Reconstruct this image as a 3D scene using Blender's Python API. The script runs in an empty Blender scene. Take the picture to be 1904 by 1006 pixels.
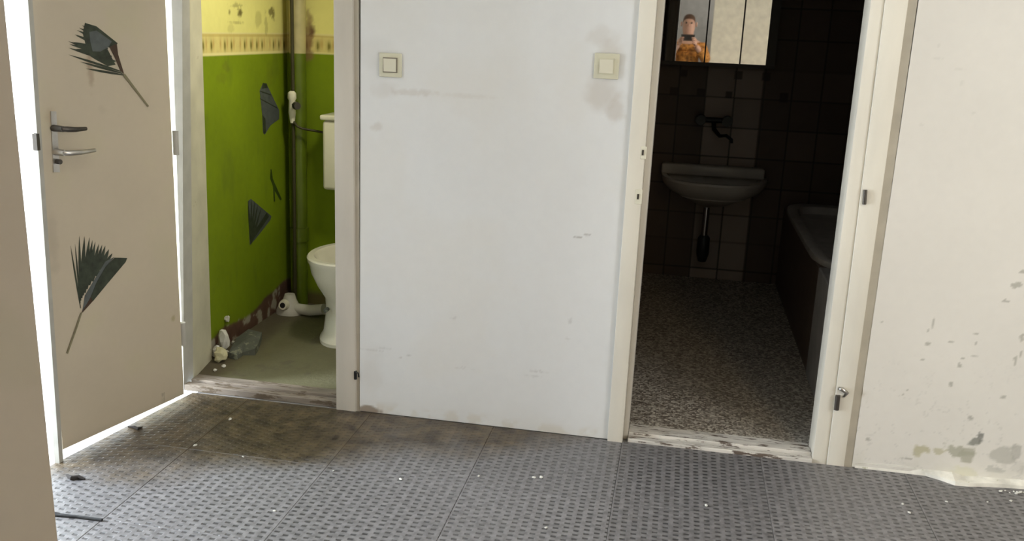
import bpy, bmesh, math, random
import numpy as np
from mathutils import Vector, Matrix, Euler
random.seed(7)
SC = bpy.context.scene
COL = SC.collection

# ------------------------------------------------------------------ camera
H = 1.45
F, PITCH, ROLL, YAW = 1749.44, .2505, .0434, .1689
FWD = Vector((-math.sin(YAW)*math.cos(PITCH), math.cos(YAW)*math.cos(PITCH), -math.sin(PITCH)))
R0 = Vector((math.cos(YAW), math.sin(YAW), 0)); U0 = R0.cross(FWD)
RT = math.cos(ROLL)*R0 + math.sin(ROLL)*U0
UP = -math.sin(ROLL)*R0 + math.cos(ROLL)*U0
CAM = Vector((0, 0, H))
cd = bpy.data.cameras.new('camera'); cam = bpy.data.objects.new('camera', cd); COL.objects.link(cam)
cd.sensor_width = 36; cd.lens = F/1904*36; cd.clip_start = .02
m = Matrix((RT, UP, -FWD)).transposed().to_4x4(); m.translation = CAM
cam.matrix_world = m
SC.camera = cam
# ------------------------------------------------------------------ light
SC.view_settings.view_transform = 'Standard'; SC.view_settings.look = 'None'
SC.view_settings.exposure = 0.0; SC.view_settings.gamma = 1; SC.view_settings.use_curve_mapping = False
W = bpy.data.worlds.new('world'); SC.world = W; W.use_nodes = True
bg = W.node_tree.nodes['Background']; bg.inputs[0].default_value = (.76, .88, 1, 1); bg.inputs[1].default_value = 15

def area(name, loc, target, sx, sy, power, colr, spread=math.pi):
    l = bpy.data.lights.new(name, 'AREA'); l.shape = 'RECTANGLE'; l.size = sx; l.size_y = sy
    l.energy = power; l.color = colr; l.spread = spread
    o = bpy.data.objects.new(name, l); COL.objects.link(o); o.location = loc
    o.rotation_euler = (Vector(target)-Vector(loc)).to_track_quat('-Z', 'Y').to_euler()
    return o
area('window_daylight', (2.50, .95, 1.55), (-1.0, 2.3, .9), 1.6, 1.15, 54, (.94, .975, 1))
area('warm_bounce_fill', (1.2, .7, 2.40), (1.2, .9, 0), .35, .35, 14, (1, .66, .28))  # unseen warm fill, added for light bounced off the upper hall
area('closet_lamp_light', (-1.12, 3.62, 1.98), (-1.90, 3.95, 1.15), .2, .2, 4.0, (1, .93, .74), 1.9)
area('next_room_fill', (.3, -2.2, 2.4), (.3, -2.3, 0), .5, .5, 7, (1, .96, .9))  # unseen fill, added to brighten the room the mirror reflects
area('street_daylight_panel', (-3.9, 1.95, .95), (0, 2.6, .7), .6, .9, 190, (.86, .93, 1))  # area panel added in the yard to carry low daylight through the doorway
D = 3.237            # front face of the long wall

# ------------------------------------------------------------------ pixel -> point on a real plane
def ray(x, y): return FWD*F + RT*(x-952) + UP*(503-y)
def at(x, y, X=None, Y=None, Z=None):
    d = ray(x, y)
    t = X/d.x if X is not None else Y/d.y if Y is not None else (Z-H)/d.z
    return CAM + d*t
def atp(x, y, P, N):
    d = ray(x, y); return CAM + d*((P-CAM).dot(N)/d.dot(N))
def vline(p, q, Y):
    """vertical-ish edge seen through two pixels on plane Y -> function X(Z)"""
    a = at(*p, Y=Y); b = at(*q, Y=Y); k = (a.x-b.x)/(a.z-b.z)
    return lambda z: b.x + k*(z-b.z)

# ------------------------------------------------------------------ materials
def lin(r, g, b):
    f = lambda c: (c/255/12.92) if c/255 <= .04045 else ((c/255+.055)/1.055)**2.4
    return (f(r), f(g), f(b))
def newmat(name):
    m = bpy.data.materials.new(name); m.use_nodes = True
    nt = m.node_tree; return m, nt, nt.nodes['Principled BSDF']
def N(nt, t, **kw):
    n = nt.nodes.new(t)
    for k, v in kw.items(): setattr(n, k, v)
    return n
def mat(name, c, rough=.6, metal=0, var=.12, scale=14, bump=.1, c2=None, thr=None, stretch=(1, 1, 1), spec=.4, coords='Object'):
    """plain procedural paint: base colour mottled by noise, optional second colour showing through where worn"""
    m, nt, b = newmat(name); L = nt.links.new
    b.inputs['Roughness'].default_value = rough; b.inputs['Metallic'].default_value = metal
    b.inputs['Specular IOR Level'].default_value = spec
    tc = N(nt, 'ShaderNodeTexCoord'); mp = N(nt, 'ShaderNodeMapping'); mp.inputs['Scale'].default_value = stretch
    L(tc.outputs[coords], mp.inputs[0])
    nz = N(nt, 'ShaderNodeTexNoise'); nz.inputs['Scale'].default_value = scale; nz.inputs['Detail'].default_value = 5
    L(mp.outputs[0], nz.inputs['Vector'])
    mr = N(nt, 'ShaderNodeMapRange'); mr.inputs[1].default_value = .3; mr.inputs[2].default_value = .7
    mr.inputs[3].default_value = 1-var; mr.inputs[4].default_value = 1+var*.5
    L(nz.outputs[0], mr.inputs[0])
    mx = N(nt, 'ShaderNodeMix', data_type='RGBA', blend_type='MULTIPLY'); mx.inputs[0].default_value = 1
    mx.inputs[6].default_value = (*c, 1); L(mr.outputs[0], mx.inputs[7])
    out = mx.outputs[2]
    if c2:
        n2 = N(nt, 'ShaderNodeTexNoise'); n2.inputs['Scale'].default_value = scale*1.7; n2.inputs['Detail'].default_value = 8
        n2.inputs['Roughness'].default_value = .65; L(mp.outputs[0], n2.inputs['Vector'])
        m2 = N(nt, 'ShaderNodeMapRange'); m2.inputs[1].default_value = thr; m2.inputs[2].default_value = thr+.035
        L(n2.outputs[0], m2.inputs[0])
        x2 = N(nt, 'ShaderNodeMix', data_type='RGBA'); L(m2.outputs[0], x2.inputs[0]); L(out, x2.inputs[6])
        x2.inputs[7].default_value = (*c2, 1); out = x2.outputs[2]
    L(out, b.inputs['Base Color'])
    if bump:
        bp = N(nt, 'ShaderNodeBump'); bp.inputs['Strength'].default_value = bump; bp.inputs['Distance'].default_value = .004
        L(nz.outputs[0], bp.inputs['Height']); L(bp.outputs[0], b.inputs['Normal'])
    return m
def paintmat(name, rough=.75, bump=.12, scale=30, spec=.3):
    """reads the hand-painted wear map (point attribute 'Col') of a surface"""
    m, nt, b = newmat(name); L = nt.links.new
    b.inputs['Roughness'].default_value = rough; b.inputs['Specular IOR Level'].default_value = spec
    a = N(nt, 'ShaderNodeAttribute', attribute_name='Col')
    tc = N(nt, 'ShaderNodeTexCoord'); nz = N(nt, 'ShaderNodeTexNoise'); nz.inputs['Scale'].default_value = scale
    nz.inputs['Detail'].default_value = 6; L(tc.outputs['Object'], nz.inputs['Vector'])
    L(a.outputs['Color'], b.inputs['Base Color'])
    bp = N(nt, 'ShaderNodeBump'); bp.inputs['Strength'].default_value = bump; bp.inputs['Distance'].default_value = .006
    L(nz.outputs[0], bp.inputs['Height']); L(bp.outputs[0], b.inputs['Normal'])
    return m
WALLW = (.72, .70, .665)
M = dict(
    plaster=paintmat('painted_plaster'), leafpaint=paintmat('painted_door', .55, .05),
    tilepaint=paintmat('wall_tile', .45, .03), dusty=paintmat('dusty_floor', .85, .4, 60),
    white=mat('white_wall', WALLW, .8), cream=mat('cream_wall', (.74, .68, .55), .8),
    ceiling=mat('ceiling_white', (.75, .73, .68), .9),
    frame=mat('cream_gloss_frame', (.79, .75, .655), .5, var=.10, scale=9, stretch=(1, 1, .25), c2=(.42, .35, .25), thr=.665),
    frame2=mat('white_gloss_frame', (.60, .56, .49), .5, var=.12, scale=9, stretch=(1, 1, .2), c2=(.30, .25, .18), thr=.68),
    reveal=mat('yellowed_reveal', (.56, .53, .40), .6, var=.15, scale=7, c2=(.35, .30, .18), thr=.68),
    post=mat('grey_frame', (.42, .41, .37), .55),
    groove=mat('grey_strip', (.50, .46, .38), .8),  # greyer strip set in the joint beside the door frames
    sill=mat('worn_sill', (.66, .63, .58), .7, var=.25, scale=30, stretch=(.22, 1.6, 1), c2=(.13, .10, .08), thr=.545, bump=.5, coords='Object'),
    sillw=mat('brown_worn_sill', (.25, .21, .17), .8, var=.3, scale=26, stretch=(.25, 1.5, 1), c2=(.12, .09, .06), thr=.53, bump=.5),
    steel=mat('brushed_steel', (.55, .53, .5), .3, 1, var=.2), darksteel=mat('dark_metal', (.10, .09, .08), .4, .8),
    chrome=mat('dull_chrome', (.5, .5, .5), .18, 1), darkchrome=mat('tarnished_chrome', (.03, .035, .035), .4, .5),
    ceramic=mat('white_ceramic', (.82, .79, .66), .18, var=.08, scale=6, bump=0, spec=.5),
    ceramic2=mat('basin_ceramic', (.62, .60, .55), .2, var=.08, scale=6, bump=0, spec=.5),
    plastic=mat('ivory_plastic', (.66, .64, .50), .4, var=.06, bump=0), plastic2=mat('ivory_rocker', (.74, .71, .58), .35, var=.04, bump=0),
    plasticd=mat('switch_gap', (.25, .22, .17), .6),
    leafg=mat('dark_green_print', (.035, .045, .028), .5, var=.5, scale=40, bump=0),
    leafs=mat('grey_green_print', (.085, .098, .098), .45, var=.25, scale=40, bump=0),
    leafb=mat('brown_print', (.055, .03, .018), .5, bump=0), leafst=mat('olive_stem_print', (.19, .17, .10), .5, bump=0),
    greenink=mat('faint_green_print', (.04, .07, .008), .5, bump=0),
    black=mat('black_rubber', (.012, .012, .013), .6), twig=mat('charred_wood', (.025, .02, .018), .8, scale=60),
    crumb=mat('white_plaster_crumb', (.7, .69, .64), .9, scale=60, bump=.4), rubble=mat('grey_lino', (.12, .13, .11), .8, c2=(.25, .26, .2), thr=.58),
    rubbish=mat('yellow_plaster', (.55, .52, .33), .9, scale=50, bump=.5),
    concrete=mat('outdoor_concrete', (.7, .7, .7), .9), outwall=mat('outdoor_render', (.8, .8, .78), .9),
    dark=mat('dark_grey_wall', (.28, .27, .26), .9),
    orange=mat('orange_jacket', (.55, .24, .05), .8, var=.5, scale=16, c2=(.20, .08, .02), thr=.52),
    skin=mat('skin', (.55, .33, .25), .5), hair=mat('brown_hair', (.09, .045, .025), .6, scale=60), trousers=mat('grey_trousers', (.10, .10, .12), .8),
    phone=mat('phone_case', (.02, .02, .02), .3),
    tubw=mat('tub_enamel', (.6, .59, .56), .25, bump=0), tubp=mat('tub_panel', (.14, .10, .08), .5),
    ledge=mat('grey_paint_ledge', (.40, .40, .40), .7), mframe=mat('mirror_cabinet_frame', (.06, .055, .045), .4),
)
mm, nt, b = newmat('mirror_glass'); b.inputs['Metallic'].default_value = 1; b.inputs['Roughness'].default_value = .02
b.inputs['Base Color'].default_value = (.95, .95, .92, 1); M['mirror'] = mm
mm, nt, b = newmat('fill_lamp_shade'); b.inputs['Emission Color'].default_value = (1, .8, .5, 1); b.inputs['Emission Strength'].default_value = 1.5  # glowing shade of the added hall lamp
M['lamp'] = mm
# terrazzo floor of the bathroom
def terrazzo():
    m, nt, b = newmat('terrazzo'); L = nt.links.new; b.inputs['Roughness'].default_value = .5
    tc = N(nt, 'ShaderNodeTexCoord'); v = N(nt, 'ShaderNodeTexVoronoi'); v.inputs['Scale'].default_value = 105
    L(tc.outputs['Object'], v.inputs['Vector'])
    cr = N(nt, 'ShaderNodeValToRGB'); e = cr.color_ramp.elements
    e[0].position = 0; e[0].color = (.15, .125, .10, 1); e[1].position = 1; e[1].color = (.66, .62, .54, 1)
    x = e.new(.5); x.color = (.34, .305, .26, 1)
    sp = N(nt, 'ShaderNodeSeparateColor'); L(v.outputs['Color'], sp.inputs[0]); L(sp.outputs[0], cr.inputs[0])
    L(cr.outputs[0], b.inputs['Base Color']); return m
M['terrazzo'] = terrazzo()
M['nextroom'] = mat('grey_room_wall', (.5, .49, .47), .9)
# rubber mat with rows of little slots; dirt and painted shade lie in world position
def matmat():
    m, nt, b = newmat('slotted_rubber'); L = nt.links.new
    b.inputs['Roughness'].default_value = .42; b.inputs['Specular IOR Level'].default_value = .6
    def mth(op, a, c=None, clamp=False):
        n = N(nt, 'ShaderNodeMath', operation=op); n.use_clamp = clamp
        for i, q in enumerate((a, c)):
            if q is None: continue
            if isinstance(q, (int, float)): n.inputs[i].default_value = q
            else: L(q, n.inputs[i])
        return n.outputs[0]
    tc = N(nt, 'ShaderNodeTexCoord'); s = N(nt, 'ShaderNodeSeparateXYZ'); L(tc.outputs['Object'], s.inputs[0])
    u = mth('DIVIDE', s.outputs[0], .03125); ui = mth('FLOOR', u)
    v = mth('ADD', mth('DIVIDE', s.outputs[1], .025), mth('MULTIPLY', mth('FLOORED_MODULO', ui, 2), .5))
    nzw = N(nt, 'ShaderNodeTexNoise'); nzw.inputs['Scale'].default_value = 40; L(tc.outputs['Object'], nzw.inputs['Vector'])
    fu = mth('ABSOLUTE', mth('SUBTRACT', mth('FRACT', u), .5)); fv = mth('ABSOLUTE', mth('SUBTRACT', mth('FRACT', v), .5))
    def step(x, e, w):
        n = N(nt, 'ShaderNodeMapRange'); L(x, n.inputs[0]); n.inputs[1].default_value = e-w; n.inputs[2].default_value = e+w
        n.inputs[3].default_value = 1; n.inputs[4].default_value = 0; return n.outputs[0]
    slot = mth('MULTIPLY', step(fu, .26, .06), step(fv, .19, .06))
    gw = N(nt, 'ShaderNodeNewGeometry'); oi = N(nt, 'ShaderNodeObjectInfo')
    n1 = N(nt, 'ShaderNodeTexNoise'); n1.inputs['Scale'].default_value = 2.6; n1.inputs['Detail'].default_value = 6; L(gw.outputs['Position'], n1.inputs['Vector'])
    n2 = N(nt, 'ShaderNodeTexNoise'); n2.inputs['Scale'].default_value = 45; n2.inputs['Detail'].default_value = 6; L(gw.outputs['Position'], n2.inputs['Vector'])
    wear = mth('MULTIPLY', slot, mth('ADD', .15, mth('MULTIPLY', n1.outputs[0], 1.3), True))
    base = N(nt, 'ShaderNodeMix', data_type='RGBA'); base.inputs[6].default_value = (.135, .13, .133, 1); base.inputs[7].default_value = (.23, .223, .227, 1)
    mr = N(nt, 'ShaderNodeMapRange'); mr.inputs[1].default_value = .35; mr.inputs[2].default_value = .65; L(n2.outputs[0], mr.inputs[0]); L(mr.outputs[0], base.inputs[0])
    # per-mat tint
    tint = N(nt, 'ShaderNodeMix', data_type='RGBA', blend_type='MULTIPLY'); tint.inputs[0].default_value = 1; L(base.outputs[2], tint.inputs[6])
    L(mth('ADD', .88, mth('MULTIPLY', oi.outputs['Random'], .2)), tint.inputs[7])
    # brown dirt and the door leaf's shade, painted in together towards the toilet doorway
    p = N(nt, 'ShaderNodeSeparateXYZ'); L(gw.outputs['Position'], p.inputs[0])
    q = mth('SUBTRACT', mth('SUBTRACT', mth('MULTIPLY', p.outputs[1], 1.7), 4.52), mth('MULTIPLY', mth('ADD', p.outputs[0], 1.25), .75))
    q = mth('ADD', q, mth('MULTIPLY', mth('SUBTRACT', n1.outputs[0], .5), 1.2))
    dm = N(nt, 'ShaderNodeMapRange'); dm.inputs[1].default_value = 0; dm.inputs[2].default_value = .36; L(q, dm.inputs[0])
    dirt_shade = N(nt, 'ShaderNodeMix', data_type='RGBA'); L(mth('MULTIPLY', dm.outputs[0], .95), dirt_shade.inputs[0]); L(tint.outputs[2], dirt_shade.inputs[6])
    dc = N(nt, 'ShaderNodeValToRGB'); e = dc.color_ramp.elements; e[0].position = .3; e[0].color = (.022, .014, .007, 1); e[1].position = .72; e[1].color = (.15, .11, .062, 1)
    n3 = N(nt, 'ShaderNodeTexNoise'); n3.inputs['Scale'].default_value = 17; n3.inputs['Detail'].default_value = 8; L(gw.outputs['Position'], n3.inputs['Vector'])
    L(n3.outputs[0], dc.inputs[0]); L(dc.outputs[0], dirt_shade.inputs[7])
    fin = N(nt, 'ShaderNodeMix', data_type='RGBA'); L(mth('MULTIPLY', mth('MULTIPLY', wear, .85), mth('SUBTRACT', 1, mth('MULTIPLY', dm.outputs[0], .6))), fin.inputs[0]); L(dirt_shade.outputs[2], fin.inputs[6]); fin.inputs[7].default_value = (.018, .018, .02, 1)
    L(fin.outputs[2], b.inputs['Base Color'])
    bp = N(nt, 'ShaderNodeBump'); bp.inputs['Strength'].default_value = .5; bp.inputs['Distance'].default_value = .003; bp.invert = True
    L(mth('ADD', slot, mth('MULTIPLY', n2.outputs[0], .35)), bp.inputs['Height']); L(bp.outputs[0], b.inputs['Normal'])
    return m
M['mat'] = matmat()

# ------------------------------------------------------------------ object helpers
def tag(o, label=None, cat=None, group=None, kind=None):
    for k, v in (('label', label), ('category', cat), ('group', group), ('kind', kind)):
        if v: o[k] = v
    return o
def empty(name, loc, label, cat, group=None, rz=0):
    o = bpy.data.objects.new(name, None); COL.objects.link(o); o.location = loc; o.rotation_euler = (0, 0, rz)
    o.empty_display_size = .1; bpy.context.view_layer.update()
    return tag(o, label, cat, group)
def finish(name, bm, m, parent=None, smooth=False, origin=None):
    """bm is in WORLD coordinates; origin becomes the object's location"""
    bmesh.ops.recalc_face_normals(bm, faces=bm.faces)
    me = bpy.data.meshes.new(name)
    if origin is None:
        if parent is not None: origin = parent.matrix_world.translation.copy()
        else:
            cs = [v.co for v in bm.verts]
            origin = Vector([(min(c[i] for c in cs)+max(c[i] for c in cs))/2 for i in range(2)]+[min(c[2] for c in cs)])
    origin = Vector(origin)
    bm.transform(Matrix.Translation(-origin)); bm.to_mesh(me); bm.free()
    if smooth:
        for p in me.polygons: p.use_smooth = True
        if smooth == 'auto':
            me.set_sharp_from_angle(angle=math.radians(38))
    o = bpy.data.objects.new(name, me); COL.objects.link(o); me.materials.append(M[m] if isinstance(m, str) else m)
    if parent is not None:
        o.parent = parent; o.matrix_parent_inverse = parent.matrix_world.inverted(); o.location = origin
    else: o.location = origin
    bpy.context.view_layer.update()
    return o
def hexa(bm, P):
    """P: 4 bottom then 4 top points"""
    v = [bm.verts.new(p) for p in P]
    for f in ((0, 3, 2, 1), (4, 5, 6, 7), (0, 1, 5, 4), (1, 2, 6, 5), (2, 3, 7, 6), (3, 0, 4, 7)): bm.faces.new([v[i] for i in f])
def box(bm, x0, y0, z0, x1, y1, z1):
    hexa(bm, [(x0, y0, z0), (x1, y0, z0), (x1, y1, z0), (x0, y1, z0), (x0, y0, z1), (x1, y0, z1), (x1, y1, z1), (x0, y1, z1)])
def bevel(bm, w, seg=2):
    bmesh.ops.bevel(bm, geom=list(bm.edges), offset=w, segments=seg, affect='EDGES', profile=.5)
def struct(name, m, *boxes, bev=0):
    bm = bmesh.new()
    for q in boxes: box(bm, *q)
    if bev: bevel(bm, bev)
    o = finish(name, bm, m); tag(o, kind='structure'); return o
def tube(bm, pts, r, n=12, cap=True):
    pts = [Vector(p) for p in pts]; rs = r if isinstance(r, (list, tuple)) else [r]*len(pts)
    rings = []; up = None
    for i, p in enumerate(pts):
        t = (pts[min(i+1, len(pts)-1)]-pts[max(i-1, 0)]).normalized()
        if up is None: up = t.orthogonal().normalized()
        up = (up-t*up.dot(t)).normalized(); s = t.cross(up)
        rings.append([bm.verts.new(p+(up*math.cos(a)+s*math.sin(a))*rs[i]) for a in [2*math.pi*k/n for k in range(n)]])
    for a, b2 in zip(rings, rings[1:]):
        for k in range(n): bm.faces.new((a[k], a[(k+1) % n], b2[(k+1) % n], b2[k]))
    if cap: bm.faces.new(rings[0][::-1]); bm.faces.new(rings[-1])
def loft(bm, sections, n=32, cap=True, power=2.0):
    """sections: (cx, cy, z, rx, ry)"""
    rings = []
    for cx, cy, z, rx, ry in sections:
        rg = []
        for k in range(n):
            a = 2*math.pi*k/n; c, s = math.cos(a), math.sin(a)
            rg.append(bm.verts.new((cx+rx*math.copysign(abs(c)**(2/power), c), cy+ry*math.copysign(abs(s)**(2/power), s), z)))
        rings.append(rg)
    for a, b2 in zip(rings, rings[1:]):
        for k in range(n): bm.faces.new((a[k], a[(k+1) % n], b2[(k+1) % n], b2[k]))
    if cap: bm.faces.new(rings[0][::-1]); bm.faces.new(rings[-1])
def slab(bm, pts, n, t):
    """polygon pts (world, planar) pushed by thickness t along n"""
    n = Vector(n); a = [bm.verts.new(Vector(p)) for p in pts]; c = [bm.verts.new(Vector(p)+n*t) for p in pts]
    bm.faces.new(a); bm.faces.new(c[::-1])
    for i in range(len(a)):
        j = (i+1) % len(a); bm.faces.new((a[j], a[i], c[i], c[j]))

# numpy value noise for the wear maps
_rng = np.random.RandomState(3); _T = _rng.rand(256, 256)
def vnoise(u, v):
    iu = np.floor(u).astype(int); iv = np.floor(v).astype(int); fu = u-iu; fv = v-iv
    fu = fu*fu*(3-2*fu); fv = fv*fv*(3-2*fv); g = lambda a, c: _T[a % 256, c % 256]
    return (g(iu, iv)*(1-fu)+g(iu+1, iv)*fu)*(1-fv)+(g(iu, iv+1)*(1-fu)+g(iu+1, iv+1)*fu)*fv
def fbm(u, v, s, o=4, seed=0):
    r = 0; a = .5; u = u*s+seed*17.3; v = v*s+seed*9.1
    for _ in range(o): r = r+a*vnoise(u, v); u = u*2.03+5; v = v*2.03+3; a *= .5
    return r/(1-.5**o)
def smooth(x, a, c): t = np.clip((x-a)/(c-a), 0, 1); return t*t*(3-2*t)
def mixc(col, m, c): return col*(1-m[..., None])+np.array(c)*m[..., None]
def blob(u, v, cu, cv, ru, rv, seed=0, soft=.25, rough=.55, ns=None):
    """irregular stain; its edge is broken by noise"""
    d = np.sqrt(((u-cu)/ru)**2+((v-cv)/rv)**2)
    d = d+(fbm(u, v, ns or .8/min(ru, rv), 4, seed)-.5)*2*rough
    return 1-smooth(d, 1-soft, 1+soft*.6)
def panel(name, O, U, V, w, h, step, thick, m, fn, parent=None, kind='structure'):
    """slab whose front face is a fine grid carrying a wear map; fn(points Nx3, s, t) -> colours; faces U x V"""
    O = Vector(O); U = Vector(U).normalized(); V = Vector(V).normalized(); Nn = U.cross(V)
    nu = max(2, int(w/step)+1); nv = max(2, int(h/step)+1)
    S, Tt = np.meshgrid(np.linspace(0, w, nu), np.linspace(0, h, nv))
    P = np.array(O)[None, None]+S[..., None]*np.array(U)+Tt[..., None]*np.array(V)
    colr = np.clip(fn(P, S, Tt), 0, 1)
    verts = P.reshape(-1, 3); nf = len(verts)
    idx = np.arange(nf).reshape(nv, nu)
    quads = np.stack([idx[:-1, :-1], idx[:-1, 1:], idx[1:, 1:], idx[1:, :-1]], -1).reshape(-1, 4)
    rim = list(idx[0, :])+list(idx[1:, -1])+list(idx[-1, -2::-1])+list(idx[-2:0:-1, 0])
    back = verts[rim]-np.array(Nn)*thick
    allv = np.vstack([verts, back]); faces = [tuple(int(i) for i in q) for q in quads]; k = len(rim)
    for i in range(k):
        j = (i+1) % k; faces.append((int(rim[j]), int(rim[i]), nf+i, nf+j))
    faces.append(tuple(nf+i for i in range(k))[::-1])
    org = np.array(O) if parent is None else np.array(parent.matrix_world.translation)
    me = bpy.data.meshes.new(name); me.from_pydata((allv-org).tolist(), [], faces); me.update()
    ca = me.color_attributes.new('Col', 'FLOAT_COLOR', 'POINT')
    cc = np.ones((len(allv), 4)); cc[:nf, :3] = colr.reshape(-1, 3); cc[nf:, :3] = colr.reshape(-1, 3)[rim]
    ca.data.foreach_set('color', cc.ravel().astype(np.float32))
    o = bpy.data.objects.new(name, me); COL.objects.link(o); me.materials.append(M[m]); o.location = org
    if parent is not None: o.parent = parent; o.matrix_parent_inverse = parent.matrix_world.inverted()
    if kind: tag(o, kind=kind)
    bpy.context.view_layer.update()
    return o
XA = Vector((1, 0, 0)); YA = Vector((0, 1, 0)); ZA = Vector((0, 0, 1))

# ================================================================== the long wall with two doorways
def pxz(x, y): p = at(x, y, Y=D); return p.x, p.z
wc_l = vline((347, 0), (350, 712), 3.30)
wc_r = vline((622, 0), (627, 760), D); wc_r2 = vline((657, 0), (663, 760), D); wc_g = vline((666, 0), (669, 762), D)
b_o = vline((1190, 0), (1130, 812), D); b_f = vline((1222, 0), (1158, 812), D); b_i = vline((1236, 0), (1167, 812), D)
r_i = vline((1620, 0), (1518, 798), D); r_s = vline((1646, 0), (1545, 800), D); r_f = vline((1689, 0), (1570, 858), D); r_o = vline((1707, 0), (1587, 858), D)

def center_wall(P, S, T):
    x = P[..., 0]; z = P[..., 2]
    n = fbm(x, z, 3, 5, 1); f = fbm(x, z, 40, 3, 2)
    c = np.ones(P.shape)*np.array((.745, .755, .76)); c = c*(.955+.07*n+.03*f)[..., None]
    c = mixc(c, smooth(n, .5, .75)*.12, (.62, .55, .42))
    # hand dirt around and below the switch by the bathroom
    for px, py, rx, rz, k in ((1135, 100, .05, .07, .20), (1128, 175, .055, .06, .22), (1142, 205, .03, .05, .22), (1118, 70, .04, .03, .12), (720, 165, .05, .03, .10), (770, 172, .08, .012, .16), (860, 178, .10, .008, .08), (700, 235, .02, .015, .16)):
        u, v = pxz(px, py); c = mixc(c, blob(x, z, u, v, rx, rz, px, .6, .7)*k*1.3, (.36, .27, .17))
    u, v = pxz(700, 100); c = mixc(c, smooth(.10-np.hypot((x-u), (z-v)*1.4), 0, .05)*.07, (.35, .33, .28))
    for px, py, rx, rz, k in ((1076, 441, .014, .004, .6), (1092, 437, .009, .005, .5), (1060, 597, .01, .008, .25), (760, 661, .008, .004, .35), (845, 592, .01, .006, .18), (1000, 690, .05, .003, .25), (990, 700, .035, .003, .22), (690, 650, .05, .003, .22), (715, 647, .03, .003, .2), (860, 684, .04, .003, .15), (745, 665, .006, .004, .3), (1055, 630, .01, .006, .15)):
        u, v = pxz(px, py); c = mixc(c, blob(x, z, u, v, rx, rz, px+py, .4, .9)*k, (.28, .26, .24))
    # grubby line low at the foot and beside the frame
    e = smooth(.035+.03*fbm(x, z, 12, 3, 5)-z, 0, .03)*smooth(fbm(x, z, 22, 4, 6), .38, .6)
    c = mixc(c, e*.30, (.55, .47, .34))
    u, v = pxz(680, 762); c = mixc(c, blob(x, z, u, v, .06, .02, 9)*.8, (.22, .15, .09))
    u, v = pxz(690, 690); c = mixc(c, blob(x, z, u, v, .05, .09, 19, .6)*.15, (.5, .42, .32))
    return c
xg = wc_g(.7)
panel('wall_center', (wc_g(0), D, 0), XA, ZA, b_o(1.0)-wc_g(0)+.012, 2.5, .006, .11, 'plaster', center_wall)

def right_wall(P, S, T):
    x = P[..., 0]; z = P[..., 2]
    n = fbm(x, z, 4, 5, 11); f = fbm(x, z, 50, 3, 12)
    c = np.ones(P.shape)*np.array((.71, .68, .625)); c = c*(.95+.07*n+.035*f)[..., None]
    g = (.30, .29, .24); yb = (.46, .43, .28)
    spots = [(1725, 639, .011, .009), (1714, 668, .012, .006), (1785, 679, .009, .011), (1790, 666, .007, .005), (1811, 663, .016, .004), (1768, 715, .008, .010), (1686, 726, .006, .006), (1679, 733, .005, .004), (1805, 777, .014, .010), (1815, 621, .010, .004), (1814, 638, .006, .006), (1768, 636, .010, .003), (1901, 627, .008, .020), (1888, 670, .006, .022), (1899, 658, .006, .016), (1614, 817, .010, .009), (1688, 853, .024, .005), (1641, 600, .012, .003), (1727, 615, .004, .010), (1735, 600, .004, .020), (1865, 738, .012, .006), (1900, 505, .010, .008), (1870, 560, .014, .006), (1890, 530, .02, .012), (1745, 85, .006, .006), (1788, 155, .009, .009), (1713, 232, .007, .007), (1810, 210, .010, .007), (1740, 108, .02, .004), (1785, 128, .02, .003)]
    for i, (px, py, rx, rz) in enumerate(spots):
        u, v = pxz(px, py); top = py < 300
        c = mixc(c, blob(x, z, u, v, rx*.8, rz*.75, i, .3, .8)*(.14 if top else .62), g)
    # fallen plaster near the floor
    for i, (px, py, rx, rz, k, cc) in enumerate(((1717, 836, .034, .022, .85, yb), (1745, 838, .022, .014, .7, yb), (1780, 838, .052, .022, .85, (.40, .39, .31)), (1797, 850, .028, .022, .8, (.38, .37, .29)), (1811, 822, .020, .018, .9, (.24, .24, .21)), (1822, 812, .010, .018, .9, (.2, .2, .18)), (1869, 850, .042, .036, .65, (.42, .41, .36)), (1890, 836, .02, .03, .6, (.36, .35, .31)), (1850, 873, .03, .012, .5, (.36, .36, .33)), (1795, 880, .04, .020, .5, (.62, .60, .42)), (1895, 870, .06, .018, .35, (.55, .53, .48)))):
        u, v = pxz(px, py); c = mixc(c, blob(x, z, u, v, rx, rz, 40+i, .18, .9)*k, cc)
    # thin crackle of paint
    cr = np.abs(fbm(x, z, 14, 4, 33)-.5); c = mixc(c, (1-smooth(cr, 0, .012))*smooth(.55-z, 0, .4)*.30, (.40, .39, .36))
    e = smooth(.10-z, 0, .10)*smooth(fbm(x, z, 16, 4, 36), .4, .62); c = mixc(c, e*.5, (.60, .58, .50))
    return c
panel('wall_right', (r_o(.8)+.0, D, 0), XA, ZA, 2.62-r_o(.8), 2.5, .006, .11, 'plaster', right_wall)
struct('wall_lintel', 'white', (-1.78, D+.001, 2.05, wc_g(2), D+.109, 2.5), (b_o(1)+.013, D+.001, 2.05, r_o(.8)-.002, D+.109, 2.5))

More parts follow.
